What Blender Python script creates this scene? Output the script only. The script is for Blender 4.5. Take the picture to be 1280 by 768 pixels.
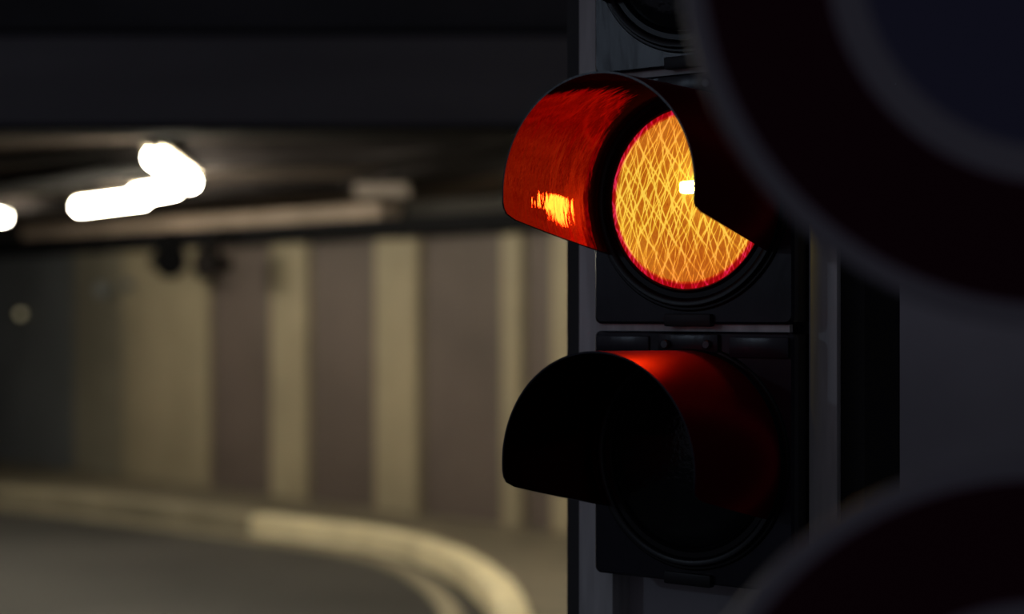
import bpy, bmesh, math, random
from mathutils import Vector, Matrix
random.seed(4)
S = bpy.context.scene
COL = S.collection
for o in list(bpy.data.objects): bpy.data.objects.remove(o)

# ---------------------------------------------------------------- camera, world, exposure
F = 2170.0            # focal length in pixels of the 1280 x 768 frame
EYE = 2.4             # camera height
HOR = 390.0           # pixel row of the horizon
FOCUS = 2.80
cam_d = bpy.data.cameras.new('camera'); cam = bpy.data.objects.new('camera', cam_d); COL.objects.link(cam)
cam.location = (0, 0, EYE); cam.rotation_euler = (math.pi/2, 0, 0)
cam_d.sensor_width = 36; cam_d.lens = 36*F/1280; cam_d.shift_y = (HOR-384)/1280
cam_d.clip_start = 0.05; cam_d.clip_end = 200
cam_d.dof.use_dof = True; cam_d.dof.focus_distance = FOCUS; cam_d.dof.aperture_fstop = cam_d.lens/1000/0.036
S.camera = cam
W = bpy.data.worlds.new('world'); S.world = W; W.use_nodes = True
W.node_tree.nodes['Background'].inputs[0].default_value = (0.80, 0.80, 1.0, 1)
W.node_tree.nodes['Background'].inputs[1].default_value = 0.058
S.view_settings.view_transform = 'Standard'; S.view_settings.look = 'None'
S.view_settings.exposure = 0.0; S.view_settings.gamma = 1.0; S.view_settings.use_curve_mapping = False
TUBE = 68.0           # radiance of the tunnel tubes

def ray(px): return (px-640)/F
def at(px, py, Y): return Vector((ray(px)*Y, Y, EYE+(HOR-py)/F*Y))
def ground(px, py, z=0.0):
    Y = F*(EYE-z)/(py-HOR); return Vector((ray(px)*Y, Y, z))

# ---------------------------------------------------------------- materials
def mat(name, col, rough=0.5, metal=0.0, spec=0.5, nscale=0, namt=0.0, bump=0.0, bscale=60, coat=0.0, stretch=(1,1,1)):
    m = bpy.data.materials.new(name); m.use_nodes = True
    nt = m.node_tree; N = nt.nodes; L = nt.links; b = N['Principled BSDF']
    b.inputs['Base Color'].default_value = (*col, 1); b.inputs['Roughness'].default_value = rough
    b.inputs['Metallic'].default_value = metal; b.inputs['Specular IOR Level'].default_value = spec
    b.inputs['Coat Weight'].default_value = coat
    if nscale or bump:
        tc = N.new('ShaderNodeTexCoord'); mp = N.new('ShaderNodeMapping'); L.new(tc.outputs['Object'], mp.inputs[0])
        mp.inputs['Scale'].default_value = stretch
    if nscale:
        n = N.new('ShaderNodeTexNoise'); n.inputs['Scale'].default_value = nscale; n.inputs['Detail'].default_value = 5
        L.new(mp.outputs[0], n.inputs['Vector'])
        r = N.new('ShaderNodeValToRGB'); L.new(n.outputs['Fac'], r.inputs[0])
        r.color_ramp.elements[0].position = 0.3; r.color_ramp.elements[1].position = 0.7
        r.color_ramp.elements[0].color = (*[c*(1-namt) for c in col], 1)
        r.color_ramp.elements[1].color = (*[min(1, c*(1+namt)) for c in col], 1)
        L.new(r.outputs[0], b.inputs['Base Color'])
    if bump:
        n2 = N.new('ShaderNodeTexNoise'); n2.inputs['Scale'].default_value = bscale; n2.inputs['Detail'].default_value = 4
        L.new(mp.outputs[0], n2.inputs['Vector'])
        bp = N.new('ShaderNodeBump'); bp.inputs['Strength'].default_value = bump; bp.inputs['Distance'].default_value = 0.01
        L.new(n2.outputs['Fac'], bp.inputs['Height']); L.new(bp.outputs[0], b.inputs['Normal'])
    return m

def emit(name, col, k):
    m = bpy.data.materials.new(name); m.use_nodes = True
    b = m.node_tree.nodes['Principled BSDF']
    b.inputs['Base Color'].default_value = (0.8, 0.8, 0.75, 1)
    b.inputs['Emission Color'].default_value = (*col, 1); b.inputs['Emission Strength'].default_value = k
    return m

M = {}
M['plastic'] = mat('black_plastic', (0.018, 0.018, 0.030), 0.27, nscale=9, namt=0.35, bump=0.22, bscale=14, stretch=(1, 1, .35))
M['plastic_body'] = mat('black_plastic_body', (0.012, 0.012, 0.015), 0.5)
M['bezel'] = mat('bezel_rubber', (0.007, 0.007, 0.009), 0.34, spec=0.4)
M['steel'] = mat('grey_painted_steel', (0.78, 0.77, 0.76), 0.5, nscale=4, namt=0.3, stretch=(6, 6, 0.6))
M['steel_panel'] = mat('grey_panel_paint', (0.42, 0.40, 0.43), 0.6, nscale=3, namt=0.2)
M['bolt'] = mat('bolt_steel', (0.10, 0.10, 0.11), 0.35, metal=0.7)
M['column'] = mat('black_steel', (0.075, 0.075, 0.075), 0.8)
M['lens_off'] = mat('dark_glass', (0.010, 0.012, 0.014), 0.12, bump=0.1, bscale=90)
M['sign_red'] = mat('sign_red', (0.075, 0.012, 0.028), 0.7, spec=0.15)
M['sign_white'] = mat('sign_white', (0.42, 0.40, 0.45), 0.7, spec=0.2)
M['sign_blue'] = mat('sign_blue', (0.15, 0.15, 0.26), 0.7, spec=0.2)
M['sign_back'] = mat('sign_aluminium', (0.3, 0.3, 0.32), 0.5, metal=0.6)
M['asphalt'] = mat('asphalt', (0.038, 0.035, 0.033), 0.7, nscale=0.22, namt=0.8, bump=0.25, bscale=8)
M['pavement'] = mat('pavement', (0.17, 0.145, 0.105), 0.7, nscale=1.5, namt=0.2, bump=0.1, bscale=10)
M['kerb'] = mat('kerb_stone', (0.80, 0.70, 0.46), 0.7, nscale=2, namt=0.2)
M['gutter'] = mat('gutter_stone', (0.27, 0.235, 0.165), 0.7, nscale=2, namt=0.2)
M['concrete'] = mat('dark_concrete', (0.10, 0.095, 0.095), 0.8, nscale=1.2, namt=0.3)
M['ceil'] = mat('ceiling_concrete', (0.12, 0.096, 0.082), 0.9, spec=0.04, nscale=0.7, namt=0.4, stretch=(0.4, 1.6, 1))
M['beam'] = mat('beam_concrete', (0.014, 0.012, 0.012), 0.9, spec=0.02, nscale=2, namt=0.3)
M['facade'] = mat('facade_black', (0.055, 0.055, 0.06), 0.85, nscale=1, namt=0.3)
M['lintel'] = mat('lintel_concrete', (0.16, 0.155, 0.165), 0.8, nscale=1.5, namt=0.15, stretch=(0.3, 1, 2))
M['pier'] = mat('pier_concrete', (0.74, 0.70, 0.76), 0.8, nscale=0.8, namt=0.25)
M['wallback'] = mat('wall_backing', (0.05, 0.045, 0.04), 0.8)
M['cream'] = mat('cream_panel', (0.37, 0.315, 0.215), 0.6, nscale=0.8, namt=0.15)
M['brown'] = mat('brown_panel', (0.135, 0.104, 0.092), 0.6, nscale=0.8, namt=0.2)
M['taupe'] = mat('taupe_panel', (0.26, 0.235, 0.18), 0.6, nscale=0.8, namt=0.2)
M['slate'] = mat('slate_panel', (0.15, 0.16, 0.17), 0.6, nscale=0.8, namt=0.2)
M['duct'] = mat('duct_metal', (0.44, 0.34, 0.27), 0.6, nscale=1, namt=0.25)
M['box_grey'] = mat('grey_box_paint', (0.20, 0.17, 0.15), 0.8, spec=0.1)
M['black'] = mat('black_paint', (0.008, 0.008, 0.010), 0.8, spec=0.1)
M['tube'] = emit('tube_glow', (1.0, 0.92, 0.72), TUBE)
M['street'] = emit('street_lamp_glow', (0.62, 0.78, 1.0), 50)
M['glow'] = emit('small_lamp_glow', (1.0, 0.85, 0.45), 0.22)

# visor plastic: deep red, glossy, faint ribs around the cowl
def visor_mat(name, base, rough, bump, metal):
    m = bpy.data.materials.new(name); m.use_nodes = True
    nt = m.node_tree; N = nt.nodes; L = nt.links; b = N['Principled BSDF']
    b.inputs['Base Color'].default_value = (*base, 1)
    b.inputs['Metallic'].default_value = metal; b.inputs['Specular Tint'].default_value = (1, 0.12, 0.2, 1)
    b.inputs['Roughness'].default_value = rough; b.inputs['Specular IOR Level'].default_value = 0.4
    tc = N.new('ShaderNodeTexCoord'); mp = N.new('ShaderNodeMapping'); L.new(tc.outputs['Object'], mp.inputs[0])
    mp.inputs['Scale'].default_value = (14, 70, 14)
    n = N.new('ShaderNodeTexNoise'); n.inputs['Scale'].default_value = 1.0; n.inputs['Detail'].default_value = 3
    L.new(mp.outputs[0], n.inputs['Vector'])
    bp = N.new('ShaderNodeBump'); bp.inputs['Strength'].default_value = bump; bp.inputs['Distance'].default_value = 0.003
    L.new(n.outputs['Fac'], bp.inputs['Height']); L.new(bp.outputs[0], b.inputs['Normal'])
    return m
M['visor'] = visor_mat('visor_satin_red', (0.50, 0.012, 0.045), 0.30, 0.03, 0.82)
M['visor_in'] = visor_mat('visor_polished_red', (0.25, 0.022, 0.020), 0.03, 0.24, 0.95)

# lit amber lens: prismatic crosshatch of bright streaks on orange, deep red rim, lamp behind
def lens_mat():
    m = bpy.data.materials.new('lit_amber_lens'); m.use_nodes = True
    nt = m.node_tree; N = nt.nodes; L = nt.links; b = N['Principled BSDF']
    b.inputs['Base Color'].default_value = (0.3, 0.05, 0.01, 1); b.inputs['Roughness'].default_value = 0.15
    tc = N.new('ShaderNodeTexCoord')
    sep = N.new('ShaderNodeSeparateXYZ'); L.new(tc.outputs['Object'], sep.inputs[0])
    def math_(op, a, c=None, clamp=False):
        n = N.new('ShaderNodeMath'); n.operation = op; n.use_clamp = clamp
        for i, v in enumerate((a, c)):
            if v is None: continue
            if isinstance(v, (int, float)): n.inputs[i].default_value = v
            else: L.new(v, n.inputs[i])
        return n.outputs[0]
    X, Z = sep.outputs['X'], sep.outputs['Z']
    def noise(scale, sx=1, sz=1, detail=2):
        mp = N.new('ShaderNodeMapping'); mp.inputs['Scale'].default_value = (sx, 1, sz); L.new(tc.outputs['Object'], mp.inputs[0])
        n = N.new('ShaderNodeTexNoise'); n.inputs['Scale'].default_value = scale; n.inputs['Detail'].default_value = detail
        L.new(mp.outputs[0], n.inputs['Vector']); return n.outputs['Fac']
    warp = math_('MULTIPLY', math_('SUBTRACT', noise(22), 0.5), 0.007)
    def streak(deg, period, phase, sharp, seed):
        a = math.radians(deg)
        u = math_('ADD', math_('MULTIPLY', X, math.cos(a)), math_('MULTIPLY', Z, math.sin(a)))
        u = math_('ADD', u, warp)
        s = math_('SINE', math_('ADD', math_('MULTIPLY', u, 2*math.pi/period), phase))
        s = math_('POWER', math_('ADD', math_('MULTIPLY', s, 0.5), 0.5), sharp)
        w = math_('MULTIPLY', noise(18+seed, 1, 1), 2.2)
        w = math_('SUBTRACT', w, 0.45, True)
        return math_('MULTIPLY', s, w)
    st = streak(-22, .0215, .3, 34, 0)
    for args in ((24, .023, 1.1, 34, 7), (-36, .034, 2.0, 50, 13), (13, .027, .5, 40, 21), (38, .041, 4, 60, 30), (-12, .019, 1, 36, 39), (-28, .0155, .9, 44, 52)):
        st = math_('ADD', st, streak(*args))
    fine = noise(260, 1.6, 0.6, 2)
    r2 = math_('SQRT', math_('ADD', math_('POWER', X, 2.0), math_('POWER', Z, 2.0)))
    # brighter belt through the middle, as the lamp sits there
    belt = math_('SUBTRACT', 1.0, math_('MULTIPLY', math_('ABSOLUTE', math_('SUBTRACT', Z, 0.0)), 6.0), True)
    amt = math_('MULTIPLY', st, math_('ADD', 0.48, math_('MULTIPLY', belt, 0.95)))
    amt = math_('ADD', amt, math_('MULTIPLY', belt, math_('MULTIPLY', fine, 0.34)))
    amt = math_('ADD', amt, math_('MULTIPLY', math_('SUBTRACT', fine, 0.5), 0.35))
    ramp = N.new('ShaderNodeValToRGB'); L.new(amt, ramp.inputs[0])
    e = ramp.color_ramp.elements
    e[0].position = 0.0; e[0].color = (0.42, 0.058, 0.003, 1)
    e[1].position = 1.0; e[1].color = (1.2, 0.76, 0.09, 1)
    k = e.new(0.25); k.color = (0.60, 0.145, 0.006, 1)
    k = e.new(0.60); k.color = (0.90, 0.42, 0.022, 1)
    rr = N.new('ShaderNodeValToRGB'); L.new(math_('MULTIPLY', r2, 1/0.15), rr.inputs[0])
    q = rr.color_ramp.elements
    q[0].position = 0.915; q[0].color = (1, 1, 1, 1); q[1].position = 0.945; q[1].color = (0.62, 0.03, 0.9, 1)
    mx = N.new('ShaderNodeMix'); mx.data_type = 'RGBA'; mx.blend_type = 'MULTIPLY'; mx.inputs[0].default_value = 1
    L.new(ramp.outputs[0], mx.inputs[6]); L.new(rr.outputs[0], mx.inputs[7])
    zr = N.new('ShaderNodeValToRGB'); L.new(math_('MULTIPLY', math_('ABSOLUTE', Z), 1/0.15), zr.inputs[0])
    g = zr.color_ramp.elements; g[0].position = 0.30; g[0].color = (1, 1, 1, 1); g[1].position = 0.98; g[1].color = (1.0, 0.36, 0.9, 1)
    m2 = N.new('ShaderNodeMix'); m2.data_type = 'RGBA'; m2.blend_type = 'MULTIPLY'; m2.inputs[0].default_value = 1
    L.new(mx.outputs[2], m2.inputs[6]); L.new(zr.outputs[0], m2.inputs[7])
    L.new(m2.outputs[2], b.inputs['Emission Color']); b.inputs['Emission Strength'].default_value = 1.05
    # clear enough to let the bulb show through
    tr = N.new('ShaderNodeBsdfTransparent'); tr.inputs[0].default_value = (1.0, 0.75, 0.22, 1)
    ms = N.new('ShaderNodeMixShader'); L.new(math_('MULTIPLY', math_('LESS_THAN', r2, .137), 0.30), ms.inputs[0])
    L.new(b.outputs[0], ms.inputs[1]); L.new(tr.outputs[0], ms.inputs[2]); L.new(ms.outputs[0], N['Material Output'].inputs['Surface'])
    return m
M['lens_lit'] = lens_mat()
M['bulb'] = emit('bulb_glow', (1.0, 0.92, 0.24), 300)
M['reflector'] = mat('reflector_metal', (0.02, 0.012, 0.01), 0.5, metal=0.2)

# ---------------------------------------------------------------- mesh helpers
def link(name, bm, m, parent=None, smooth=False):
    me = bpy.data.meshes.new(name); bmesh.ops.recalc_face_normals(bm, faces=bm.faces); bm.to_mesh(me); bm.free()
    if smooth:
        for p in me.polygons: p.use_smooth = True
    if smooth == 'auto': me.set_sharp_from_angle(angle=math.radians(35))
    if m: me.materials.append(M[m])
    o = bpy.data.objects.new(name, me); COL.objects.link(o)
    if parent: o.parent = parent
    return o
def empty(name, loc=(0, 0, 0), rz=0):
    o = bpy.data.objects.new(name, None); COL.objects.link(o); o.location = loc; o.rotation_euler = (0, 0, rz); return o
def tag(o, label=None, cat=None, group=None, kind=None):
    if label: o['label'] = label
    if cat: o['category'] = cat
    if group: o['group'] = group
    if kind: o['kind'] = kind
    return o
def box(bm, x0, x1, y0, y1, z0, z1, bev=0, mtx=None):
    r = bmesh.ops.create_cube(bm, size=1)
    vs = r['verts']
    for v in vs:
        v.co = Vector(((x0+x1)/2+v.co.x*(x1-x0), (y0+y1)/2+v.co.y*(y1-y0), (z0+z1)/2+v.co.z*(z1-z0)))
    if bev:
        es = list({e for v in vs for e in v.link_edges})
        g = bmesh.ops.bevel(bm, geom=es, offset=bev, segments=2, affect='EDGES', profile=0.6); vs = list({v for f in g['faces'] for v in f.verts} | {v for v in vs if v.is_valid})
    if mtx: bmesh.ops.transform(bm, matrix=mtx, verts=[v for v in vs if v.is_valid])
    return bm
def boxobj(name, m, parent, x0, x1, y0, y1, z0, z1, bev=0):
    bm = bmesh.new(); box(bm, x0, x1, y0, y1, z0, z1, bev); return link(name, bm, m, parent, 'auto' if bev else False)
def prism(bm, pts, z0, z1):
    """vertical prism over a plan polygon"""
    a = [bm.verts.new((p[0], p[1], z0)) for p in pts]; b = [bm.verts.new((p[0], p[1], z1)) for p in pts]
    n = len(pts); bm.faces.new(a[::-1]); bm.faces.new(b)
    for i in range(n): bm.faces.new((a[i], a[(i+1) % n], b[(i+1) % n], b[i]))
    return bm
def lathe_y(bm, prof, seg=96, closed=False):
    """revolve (r, y) pairs about the local Y axis"""
    rings = []
    for r, y in prof:
        if r < 1e-6: rings.append([bm.verts.new((0, y, 0))])
        else: rings.append([bm.verts.new((r*math.sin(2*math.pi*i/seg), y, r*math.cos(2*math.pi*i/seg))) for i in range(seg)])
    pairs = list(zip(rings, rings[1:])) + ([(rings[-1], rings[0])] if closed else [])
    for A, B in pairs:
        for i in range(seg):
            j = (i+1) % seg
            if len(A) == 1 and len(B) == 1: continue
            if len(A) == 1: bm.faces.new((A[0], B[j], B[i]))
            elif len(B) == 1: bm.faces.new((A[i], A[j], B[0]))
            else: bm.faces.new((A[i], A[j], B[j], B[i]))
    return bm
def tube_path(bm, pts, r, seg=12):
    pts = [Vector(p) for p in pts]; rings = []
    for i, p in enumerate(pts):
        d = (pts[min(i+1, len(pts)-1)]-pts[max(i-1, 0)]).normalized()
        u = d.cross(Vector((0, 0, 1)))
        if u.length < 1e-4: u = Vector((1, 0, 0))
        u.normalize(); w = u.cross(d)
        rings.append([bm.verts.new(p+r*(u*math.cos(2*math.pi*k/seg)+w*math.sin(2*math.pi*k/seg))) for k in range(seg)])
    for A, B in zip(rings, rings[1:]):
        for k in range(seg): bm.faces.new((A[k], A[(k+1) % seg], B[(k+1) % seg], B[k]))
    bm.faces.new(rings[0][::-1]); bm.faces.new(rings[-1]); return bm
def smooth_path(pts, n=8):
    pts = [Vector(p) for p in pts]; out = []
    P = [pts[0]*2-pts[1]]+pts+[pts[-1]*2-pts[-2]]
    for i in range(1, len(P)-2):
        for k in range(n):
            t = k/n; a, b, c, d = P[i-1:i+3]
            out.append(0.5*((2*b)+(c-a)*t+(2*a-5*b+4*c-d)*t*t+(3*b-a-3*c+d)*t**3))
    out.append(pts[-1]); return out
def resample(path, step):
    out = [path[0]]; acc = 0
    for a, b in zip(path, path[1:]):
        l = (b-a).length; t = step-acc
        while t <= l: out.append(a.lerp(b, t/l)); t += step
        acc = (acc+l) % step
    return out

# ================================================================ THE SETTING
CEIL = 3.64
bm = bmesh.new(); prism(bm, [(-30, -6), (14, -6), (14, 40), (-30, 40)], -0.3, 0.0)
tag(link('floor', bm, 'asphalt'), 'dark asphalt road surface curving through the underpass', kind='structure')

# far wall, in the line read off its foot; panels cut at the joints of the photograph
P0, P1 = Vector((-6.2, 24.8, 0)), Vector((0.1, 18.3, 0)); WD = (P1-P0).normalized(); WN = Vector((WD.y, -WD.x, 0))
if WN.y > 0: WN = -WN
def wall_t(px):
    u = ray(px)                                  # P0.x + t*WD.x = u*(P0.y + t*WD.y)
    return (u*P0.y-P0.x)/(WD.x-u*WD.y)
def wp(t, off=0.0, z=0.0):
    p = P0+WD*t+WN*off; return Vector((p.x, p.y, z))
WL, WR = wall_t(-260), wall_t(1500)
bm = bmesh.new(); prism(bm, [wp(WL, -.3), wp(WR, -.3), wp(WR), wp(WL)], 0, 4.2)
wall = tag(link('wall_far', bm, 'wallback'), 'panelled underpass wall of cream and brown bays behind the kerb', kind='structure')
joints = [(-260, -60, 'slate', .05), (-60, 46, 'slate', .05), (46, 98, 'slate', .05), (98, 160, 'taupe', .08), (160, 267, 'cream', .08), (267, 346, 'brown', .03),
          (346, 391, 'cream', .10), (391, 478, 'brown', .03), (478, 531, 'cream', .12), (531, 634, 'brown', .03), (634, 660, 'cream', .10),
          (660, 697, 'brown', .03), (697, 800, 'cream', .10), (800, 940, 'brown', .03), (940, 1100, 'cream', .10), (1100, 1500, 'brown', .03)]
for a, b, m, d in joints:
    ta, tb = wall_t(a)+.012, wall_t(b)-.012
    bm = bmesh.new(); prism(bm, [wp(ta), wp(tb), wp(tb, d), wp(ta, d)], .05, 3.23)
    link('panel', bm, m, wall)

# kerb line on the ground
kpix = [(-260, 596), (-100, 603), (60, 613), (200, 628), (350, 646), (480, 662), (560, 684), (618, 720), (643, 768), (645, 840), (630, 960)]
KZ = .22
kpath = smooth_path([ground(x, y, KZ) for x, y in kpix], 10)
def offset(path, d):
    out = []
    for i, p in enumerate(path):
        t = (path[min(i+1, len(path)-1)]-path[max(i-1, 0)]); t.z = 0; t.normalize()
        out.append(p+Vector((-t.y, t.x, 0))*d)   # to the left of travel (wall side)
    return out
KW = .25
back = offset(kpath, KW*.5); 
poly = [(p.x, p.y) for p in back] + [(p.x, p.y) for p in (wp(WR+2), wp(WR), wp(WL))]
bm = bmesh.new(); prism(bm, [(p.x, p.y) for p in back]+[(5.5, back[-1].y), (wp(WR).x, wp(WR).y), (wp(WL).x, wp(WL).y)], 0.0, .14)
tag(link('pavement', bm, 'pavement'), 'narrow raised pavement between kerb and panelled wall', kind='structure')
def kerb_run(name, stone, m, half, z0, z1, shift, step, label):
    root = empty(name); tag(root, label, kind='structure')
    pts = resample(kpath, step)
    L_, R_ = offset(pts, shift+half), offset(pts, shift-half)
    for i in range(len(pts)-1):
        a, b, c, d = L_[i], L_[i+1], R_[i+1], R_[i]
        g = .012
        q = [a.lerp(b, g), b.lerp(a, g), c.lerp(d, 0) + (d-c)*0 , d]
        q = [a.lerp(b, g), a.lerp(b, 1-g), d.lerp(c, 1-g), d.lerp(c, g)]
        bm = bmesh.new(); prism(bm, q, z0, z1+random.uniform(-.004, .004))
        bmesh.ops.bevel(bm, geom=[e for e in bm.edges if e.calc_length() > .2 and min(v.co.z for v in e.verts) > z0+.05], offset=.02, segments=1, affect='EDGES')
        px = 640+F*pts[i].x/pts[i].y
        link(stone, bm, 'gutter' if stone == 'kerb_stone' and px < 315 else m, root)  # left kerb stones darker: the shade there is put into their colour
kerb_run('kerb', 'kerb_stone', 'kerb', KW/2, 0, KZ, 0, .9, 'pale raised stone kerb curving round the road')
kerb_run('gutter', 'gutter_stone', 'gutter', .09, 0, .03, -.42, .9, 'low line of gutter stones set along the kerb foot')

# ceiling slab, portal lintel and the facade above it
LY = 10.7
bm = bmesh.new(); box(bm, -26, 8, LY+.4, 34, CEIL, CEIL+.3)
ceil = tag(link('ceiling', bm, 'ceil'), 'stained concrete ceiling of the underpass', kind='structure')
fac = boxobj('wall_facade', 'facade', None, -26, 8, LY+.10, LY+.4, 4.14, 9.0)
tag(fac, 'black facade wall above the portal beam', kind='structure')
lint = boxobj('trim_1', 'lintel', None, -26, 8, LY, LY+.4, 3.55, 4.10); tag(lint, 'dark grey concrete portal beam across the underpass mouth', kind='structure')
boxobj('drip_edge', 'black', lint, -26, 8, LY-.02, LY+.4, 3.51, 3.55)
boxobj('ledge', 'black', lint, -26, 8, LY+.02, LY+.4, 4.10, 4.14)
# curved ribs under the ceiling, following the bend
def ceil_curve(pix, z): return smooth_path([Vector((ray(x)*F*(z-EYE)/(HOR-y), F*(z-EYE)/(HOR-y), z)) for x, y in pix], 8)
def rib(name, pix, w, z0, z1, m, parent):
    p = ceil_curve(pix, z0)
    L_, R_ = offset(p, w/2), offset(p, -w/2)
    bm = bmesh.new()
    rows = [[bm.verts.new((q.x, q.y, z)) for q, z in ((l, z0), (r, z0), (r, z1), (l, z1))] for l, r in zip(L_, R_)]
    for A, B in zip(rows, rows[1:]):
        for k in range(4): bm.faces.new((A[k], A[(k+1) % 4], B[(k+1) % 4], B[k]))
    bm.faces.new(rows[0]); bm.faces.new(rows[-1][::-1])
    return link(name, bm, m, parent)
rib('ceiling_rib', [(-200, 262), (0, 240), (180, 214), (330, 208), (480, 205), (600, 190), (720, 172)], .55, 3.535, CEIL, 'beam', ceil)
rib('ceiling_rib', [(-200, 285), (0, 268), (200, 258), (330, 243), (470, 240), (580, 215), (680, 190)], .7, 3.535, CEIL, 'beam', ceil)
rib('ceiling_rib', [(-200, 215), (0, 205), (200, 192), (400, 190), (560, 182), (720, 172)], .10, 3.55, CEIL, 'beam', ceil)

wr = boxobj('wall_added_dark', 'facade', None, 3.0, 3.4, -6, 6.2, 0, 9.0); tag(wr, 'added unseen dark wall that darkens the visor reflections', kind='structure')  # unseen wall, added so the visor sides reflect something dark
# pier on the far side of the signal
pier = boxobj('wall_right', 'pier', None, 1.25, 6.0, 6.2, 7.4, 0, 9.0); tag(pier, 'plain grey concrete pier behind the black column', kind='structure')

# ================================================================ TRAFFIC SIGNAL
A = math.radians(37.8)
MID = Vector((218/761.4, 2.85, EYE+.1866))        # centre of the lit lens
PITCH, HW, HH = .426, .192, .207
ZB = MID.z-PITCH-.215
sig = empty('traffic_signal', (MID.x, MID.y, ZB), -A)
tag(sig, 'black three-lamp traffic signal with red hooded visors and its middle amber lamp lit', 'traffic signal')
zc = [MID.z-ZB+PITCH*k for k in (-1, 0, 1)]

def rounded_plate(bm, hw, hh, r, y0, y1, cz, bev=.004):
    pts = []
    for cx, czz, a0 in ((hw-r, hh-r, 0), (-hw+r, hh-r, 90), (-hw+r, -hh+r, 180), (hw-r, -hh+r, 270)):
        for k in range(7):
            a = math.radians(a0+15*k); pts.append((cx+r*math.cos(a), czz+r*math.sin(a)))
        for q in (.2, .4, .6, .8):
            nx, nz = {0: (-hw+r, hh), 90: (-hw, -hh+r), 180: (hw-r, -hh), 270: (hw, hh-r)}[a0]; lx, lz = {0: (hw-r, hh), 90: (-hw, hh-r), 180: (-hw+r, -hh), 270: (hw, -hh+r)}[a0]
            pts.append((lx+(nx-lx)*q, lz+(nz-lz)*q))
    def ring(s, y): return [bm.verts.new((x*(1-s/hw), y, cz+z*(1-s/hh))) for x, z in pts]
    R = [ring(0, y1), ring(0, y0+bev), ring(bev, y0)]
    H = []
    for y in (y1, y0):
        H.append([bm.verts.new((.158*x/math.hypot(x, z), y, cz+.158*z/math.hypot(x, z))) for x, z in pts])
    for p, q in ((R[0], H[0]), (H[0], H[1]), (H[1], R[2])):
        for i in range(len(pts)): bm.faces.new((p[i], p[(i+1) % len(pts)], q[(i+1) % len(pts)], q[i]))
    for p, q in zip(R, R[1:]):
        for i in range(len(pts)): bm.faces.new((p[i], p[(i+1) % len(pts)], q[(i+1) % len(pts)], q[i]))
    return bm

BX = -.034
def visor_mesh(cz):
    L_, r0, th = .262, .1765, .003
    nA, nL = 72, 18
    bm = bmesh.new(); G = []
    for side in (0, 1):
        g = []
        for i in range(nL+1):
            t = i/nL; row = []
            ph = math.radians(121-(121-103)*t)
            rr = r0+.003*t-(th if side else 0)
            for j in range(nA+1):
                a = -ph+2*ph*j/nA
                y = -L_*t
                # rounded lower front corners
                edge = (ph-abs(a))*r0; c = .026
                if edge < c: y = -max(0, (L_-(c-math.sqrt(max(0, c*c-(c-edge)**2)))))*t
                row.append(bm.verts.new((rr*math.sin(a), y, cz+rr*math.cos(a))))
            g.append(row)
        G.append(g)
    O, I = G
    for i in range(nL):
        for j in range(nA):
            bm.faces.new((O[i][j], O[i][j+1], O[i+1][j+1], O[i+1][j]))
            bm.faces.new((I[i][j], I[i+1][j], I[i+1][j+1], I[i][j+1])).material_index = 1
        for j in (0, nA): bm.faces.new((O[i][j], O[i+1][j], I[i+1][j], I[i][j])).material_index = 2
    for j in range(nA):
        for i in (0, nL): bm.faces.new((O[i][j], I[i][j], I[i][j+1], O[i][j+1])).material_index = 2
    return bm
lens_names = ('dark unlit bottom lens', 'glowing amber lens with crossed bright streaks', 'dark unlit top lens')
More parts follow.
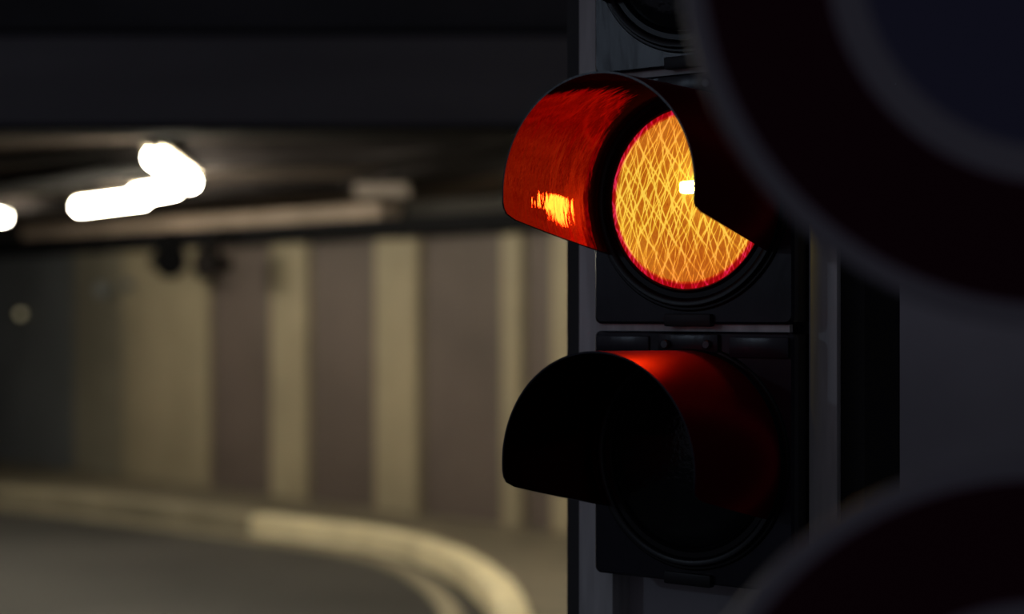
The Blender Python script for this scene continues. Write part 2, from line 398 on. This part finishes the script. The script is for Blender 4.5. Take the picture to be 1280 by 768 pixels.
for k, cz in enumerate(zc):
    bm = bmesh.new(); box(bm, -HW+.005, HW-.005, .026, .113, cz-HH+.004, cz+HH-.004)
    bmesh.ops.delete(bm, geom=[f for f in bm.faces if all(v.co.y < .03 for v in f.verts)], context='FACES')
    link('lamp_housing', bm, 'plastic_body', sig)
    bm = bmesh.new(); lathe_y(bm, [(.150, .018), (.138, .045), (.11, .075), (.07, .098), (.0, .106)], 48)
    bw = link('reflector_bowl', bm, 'reflector', sig, True); bw.location.z = cz
    bm = bmesh.new(); rounded_plate(bm, HW, HH, .012, .010, .026, cz)
    door = link('door', bm, 'plastic', sig, 'auto')
    # ring of steps round the lens
    bm = bmesh.new()
    lathe_y(bm, [(.149, .012), (.149, .000), (.1515, -.0025), (.154, .000), (.156, .003), (.1645, .003), (.1665, -.001), (.170, -.003), (.1765, -.003),
                 (.1785, .000), (.180, .005), (.1835, .005), (.186, .0075), (.1865, .012)], 128)
    rg = link('bezel', bm, 'bezel', sig, 'auto'); rg.location.z = cz
    bm = bmesh.new(); lathe_y(bm, [(.151, .006), (.148, .001), (.12, -.0035), (.08, -.008), (.04, -.0105), (0, -.0112)], 96)
    ln = link('lens', bm, 'lens_lit' if k == 1 else 'lens_off', sig, True); ln.location.z = cz; ln['label'] = lens_names[k]
    bm = bmesh.new(); box(bm, BX-.019, BX+.030, .060, .078, .013, .034, .006)
    bb = link('bulb', bm, 'bulb' if k == 1 else 'lens_off', sig, 'auto'); bb.location.z = cz
    vz = visor_mesh(0); v = link('visor', vz, 'visor', sig, 'auto'); v.location.z = cz; v.data.materials.append(M['visor_in']); v.data.materials.append(M['plastic'])
    # latch block with two bolts at the top of the door, rib beside it, hinge below
    lb = boxobj('latch', 'plastic', door, -.058, .058, .002, .012, cz+.172, cz+.203, .004)
    for s in (-1, 1):
        bm = bmesh.new(); lathe_y(bm, [(.0, -.006), (.006, -.006), (.0075, -.004), (.0075, .004)], 20)
        bo = link('bolt', bm, 'bolt', door, 'auto'); bo.location = (s*.040, 0, cz+.186)
    boxobj('raised_strip', 'plastic', door, .078, .186, .004, .012, cz+.165, cz+.199, .003)
    boxobj('raised_strip', 'plastic', door, -.186, -.078, .006, .012, cz+.170, cz+.199, .003)
    boxobj('divider', 'steel', sig, -HW, HW-.012, .020, .030, cz+HH-.003, cz+PITCH-HH+.003) if k < 2 else None
    hg = boxobj('hinge', 'plastic_body', door, -.045, .045, .000, .016, cz-HH-.004, cz-.190, .004)

# post behind the signal: two rails, a panel and brackets
post = empty('signal_post', (MID.x, MID.y, 0), -A); tag(post, 'grey painted steel signal post of two rails and a panel carrying the traffic signal', 'post')
boxobj('rail', 'steel', post, -.263, -.190, .063, .125, 0, 4.6, .004)
boxobj('rail', 'steel', post, .190, .241, .063, .078, 0, 4.6, .004)
boxobj('back_panel', 'steel_panel', post, -.190, .190, .115, .125, 0, 4.6)
for z in (.4, 1.7, 3.2): boxobj('bracket', 'black', post, -.15, .12, .125, .145, z, z+.06)
bm = bmesh.new(); box(bm, -.347, .248, .145, .276, 0, 5.2)
colo = link('steel_column', bm, 'column'); colo.location = (MID.x, MID.y, 0); colo.rotation_euler.z = -A
tag(colo, 'broad black steel column standing behind the signal post', 'column')

# ================================================================ ROAD SIGNS in front
SY = 1.38
def disc_sign(cx, cz, label):
    root = empty('road_sign', (cx, SY, cz)); tag(root, label, 'road sign', 'round signs on one pole')
    bm = bmesh.new(); lathe_y(bm, [(0, .010), (.297, .010), (.300, .007), (.300, .003), (.297, .0), (0, .0)], 128); link('plate', bm, 'sign_back', root, 'auto')
    def ann(name, r0, r1, y, m):
        bm = bmesh.new(); lathe_y(bm, [(r0, y+.0008), (r0, y), (r1, y), (r1, y+.0008)], 128, True); return link(name, bm, m, root)
    ann('white_edge', .283, .299, -.0012, 'sign_white'); ann('red_ring', .185, .283, -.0012, 'sign_red'); ann('white_line', .158, .185, -.0012, 'sign_white')
    bm = bmesh.new(); lathe_y(bm, [(0, -.0012), (.158, -.0012), (.158, .0), (0, .0)], 96); link('blue_field', bm, 'sign_blue', root)
    for s in (-.1, .1): boxobj('clamp', 'bolt', root, -.02, .10, .010, .026, s-.015, s+.015, .002)
    return root
sc1 = at(1322, -62, SY); sc2 = at(1300, 1044, SY)
disc_sign(sc1.x, sc1.z, 'upper round sign with dark red ring and blue field, above its twin')
disc_sign(sc2.x, sc2.z, 'lower round sign with dark red ring, below its twin on the pole')
bm = bmesh.new(); tube_path(bm, [(sc1.x+.06, SY+.051, 0), (sc1.x+.06, SY+.051, 3.1)], .025, 20)
sp = link('sign_pole', bm, 'sign_back', None, 'auto'); tag(sp, 'thin round metal pole carrying the two round signs', 'pole')

# ================================================================ TUNNEL FITTINGS
def tube_light(p, q, label):
    p, q = Vector(p), Vector(q); d = q-p; L_ = d.length; c = (p+q)/2
    root = empty('tube_light', (c.x, c.y, p.z), math.atan2(d.y, d.x)); tag(root, label, 'tube light', 'tunnel tube lights')
    boxobj('fitting', 'cream', root, -L_/2, L_/2, -.08, .08, .06, .09, .006)
    bm = bmesh.new(); tube_path(bm, [(-L_/2+.03, 0, 0), (L_/2-.03, 0, 0)], .062, 20); link('tube', bm, 'tube', root, 'auto')
    for s in (-1, 1):
        boxobj('end_cap', 'cream', root, s*(L_/2-.015)-.015, s*(L_/2-.015)+.015, -.03, .03, -.03, .06, .004)
        boxobj('hanger', 'black', root, s*L_*.3-.01, s*L_*.3+.01, -.01, .01, .09, CEIL-p.z)
TZ = 3.44
def tz(px, py): Y = F*(TZ-EYE)/(HOR-py); return (ray(px)*Y, Y, TZ)
tube_light(tz(193, 197), tz(238, 228), 'tube light next to the portal beam, running away into the underpass')
tube_light(tz(218, 236), tz(170, 244), 'second tube light of the row, between the first and third tubes')
tube_light(tz(180, 249), tz(98, 259), 'third tube light of the row, before the far one by the slate panels')
tube_light(tz(6, 271), tz(-80, 279), 'farthest tube light of the row, in front of the slate panels')
tube_light((.75, 13.0, TZ), (1.15, 14.6, TZ), 'tube light on the far side of the black column')

# cable tray along the wall head and the pale duct above it
tray = empty('cable_tray', wp((WL+WR)/2, .3, 3.365)); tag(tray, 'long black cable tray running along the head of the panelled wall', 'cable tray')
inv = tray.location
bm = bmesh.new(); prism(bm, [wp(WL, .13)-inv, wp(WR, .13)-inv, wp(WR, .46)-inv, wp(WL, .46)-inv], -.125, .08); link('tray', bm, 'black', tray)
for t in [WL+1.6*i for i in range(1, int((WR-WL)/1.6))]:
    bm = bmesh.new(); prism(bm, [wp(t, .14)-inv, wp(t+.06, .14)-inv, wp(t+.06, .44)-inv, wp(t, .44)-inv], -.15, -.126); link('bracket', bm, 'black', tray)
duct = empty('ventilation_duct', wp(0, .3, 3.49)); tag(duct, 'pale boxy duct above the cable tray, with a square end', 'duct')
inv = duct.location; tE = wall_t(512)
nseg = 7; t0 = wall_t(60)
for i in range(nseg):
    ta, tb = t0+(tE-t0)*i/nseg, t0+(tE-t0)*(i+1)/nseg-.02
    bm = bmesh.new(); prism(bm, [wp(ta, .12)-inv, wp(tb, .12)-inv, wp(tb, .42)-inv, wp(ta, .42)-inv], -.04, .12); link('duct_section', bm, 'duct', duct)

# dark fittings hanging at the head of the wall
def horn(px, py, off, size, m, label, turn):
    t = wall_t(px); p = wp(t, off); z = EYE+(HOR-py)/F*p.y
    root = empty('loudspeaker', (p.x, p.y, z)); tag(root, label, 'loudspeaker', 'wall loudspeakers')
    s = size
    bm = bmesh.new(); lathe_y(bm, [(0, -.5*s), (.2*s, -.52*s), (.5*s, -.55*s), (.52*s, -.5*s), (.40*s, -.2*s), (.24*s, .1*s), (.22*s, .5*s), (0, .52*s)], 28); link('horn', bm, m, root, 'auto').rotation_euler.z = turn
    loc = root.location.copy()
    if off > .6:
        bm = bmesh.new(); prism(bm, [wp(t-.03, off-.03)-loc, wp(t+.03, off-.03)-loc, wp(t+.03, off+.03)-loc, wp(t-.03, off+.03)-loc], 0, 3.36-z)
        prism(bm, [wp(t-.03, .462)-loc, wp(t+.03, .462)-loc, wp(t+.03, off-.031)-loc, wp(t-.03, off-.031)-loc], 3.30-z, 3.36-z)
    else:
        bm = bmesh.new(); prism(bm, [wp(t-.02, .09)-loc, wp(t+.02, .09)-loc, wp(t+.02, off)-loc, wp(t-.02, off)-loc], -.02, .02)
    link('bracket', bm, m, root)
horn(266, 326, .75, .44, 'black', 'black round loudspeaker hanging from the cable tray beside the wide cream bay', .6)
horn(334, 330, .75, .38, 'beam', 'brownish loudspeaker hung over the brown bay beside the black one', -.6)
horn(146, 362, .25, .20, 'slate', 'small grey loudspeaker low on the wide cream bay', .4)
horn(174, 356, .2, .13, 'slate', 'tiny grey fitting beside the small grey loudspeaker', .4)
t = wall_t(35); p = wp(t, .12); z = EYE+(HOR-393)/F*p.y
wl = empty('wall_lamp', (p.x, p.y, z)); tag(wl, 'small dim yellow wall lamp on the slate panels', 'wall lamp')
bm = bmesh.new(); lathe_y(bm, [(0, .0), (.10, .0), (.10, .06), (0, .06)], 20); link('base', bm, 'black', wl, 'auto')
bm = bmesh.new(); lathe_y(bm, [(0, -.06), (.03, -.05), (.05, -.03), (.055, .0), (0, .0)], 20); link('globe', bm, 'glow', wl, 'auto')

# street lamp by the approach, whose sheen shows on the upper signal door
sl = empty('street_lamp', (-7.2, .15, 0), math.atan2(.15-MID.y, -7.2-MID.x)+math.pi/2); tag(sl, 'street lamp on a grey pole beside the approach road', 'street lamp')
bm = bmesh.new(); tube_path(bm, [(0, 0, 0), (0, 0, 3.6), (0, .05, 3.9), (0, .25, 4.08), (0, .5, 4.1)], .05, 16); link('pole', bm, 'sign_back', sl, 'auto')
boxobj('lamp_head', 'black', sl, -.16, .16, .45, 1.0, 4.06, 4.16, .02)
boxobj('diffuser', 'street', sl, -.13, .13, .48, .97, 3.99, 4.06, .02)

jb = empty('junction_box', (ray(478)*15.5, 15.5, CEIL-.22), -.1); tag(jb, 'pale metal box fixed under the ceiling near the square end of the duct', 'box')
boxobj('body', 'box_grey', jb, -.23, .23, -.15, .15, 0, .12, .01)
boxobj('lid', 'box_grey', jb, -.20, .20, -.165, -.151, .015, .105, .004)
for s_ in (-1, 1): boxobj('hanger', 'black', jb, s_*.18-.015, s_*.18+.015, -.02, .02, .12, .22)
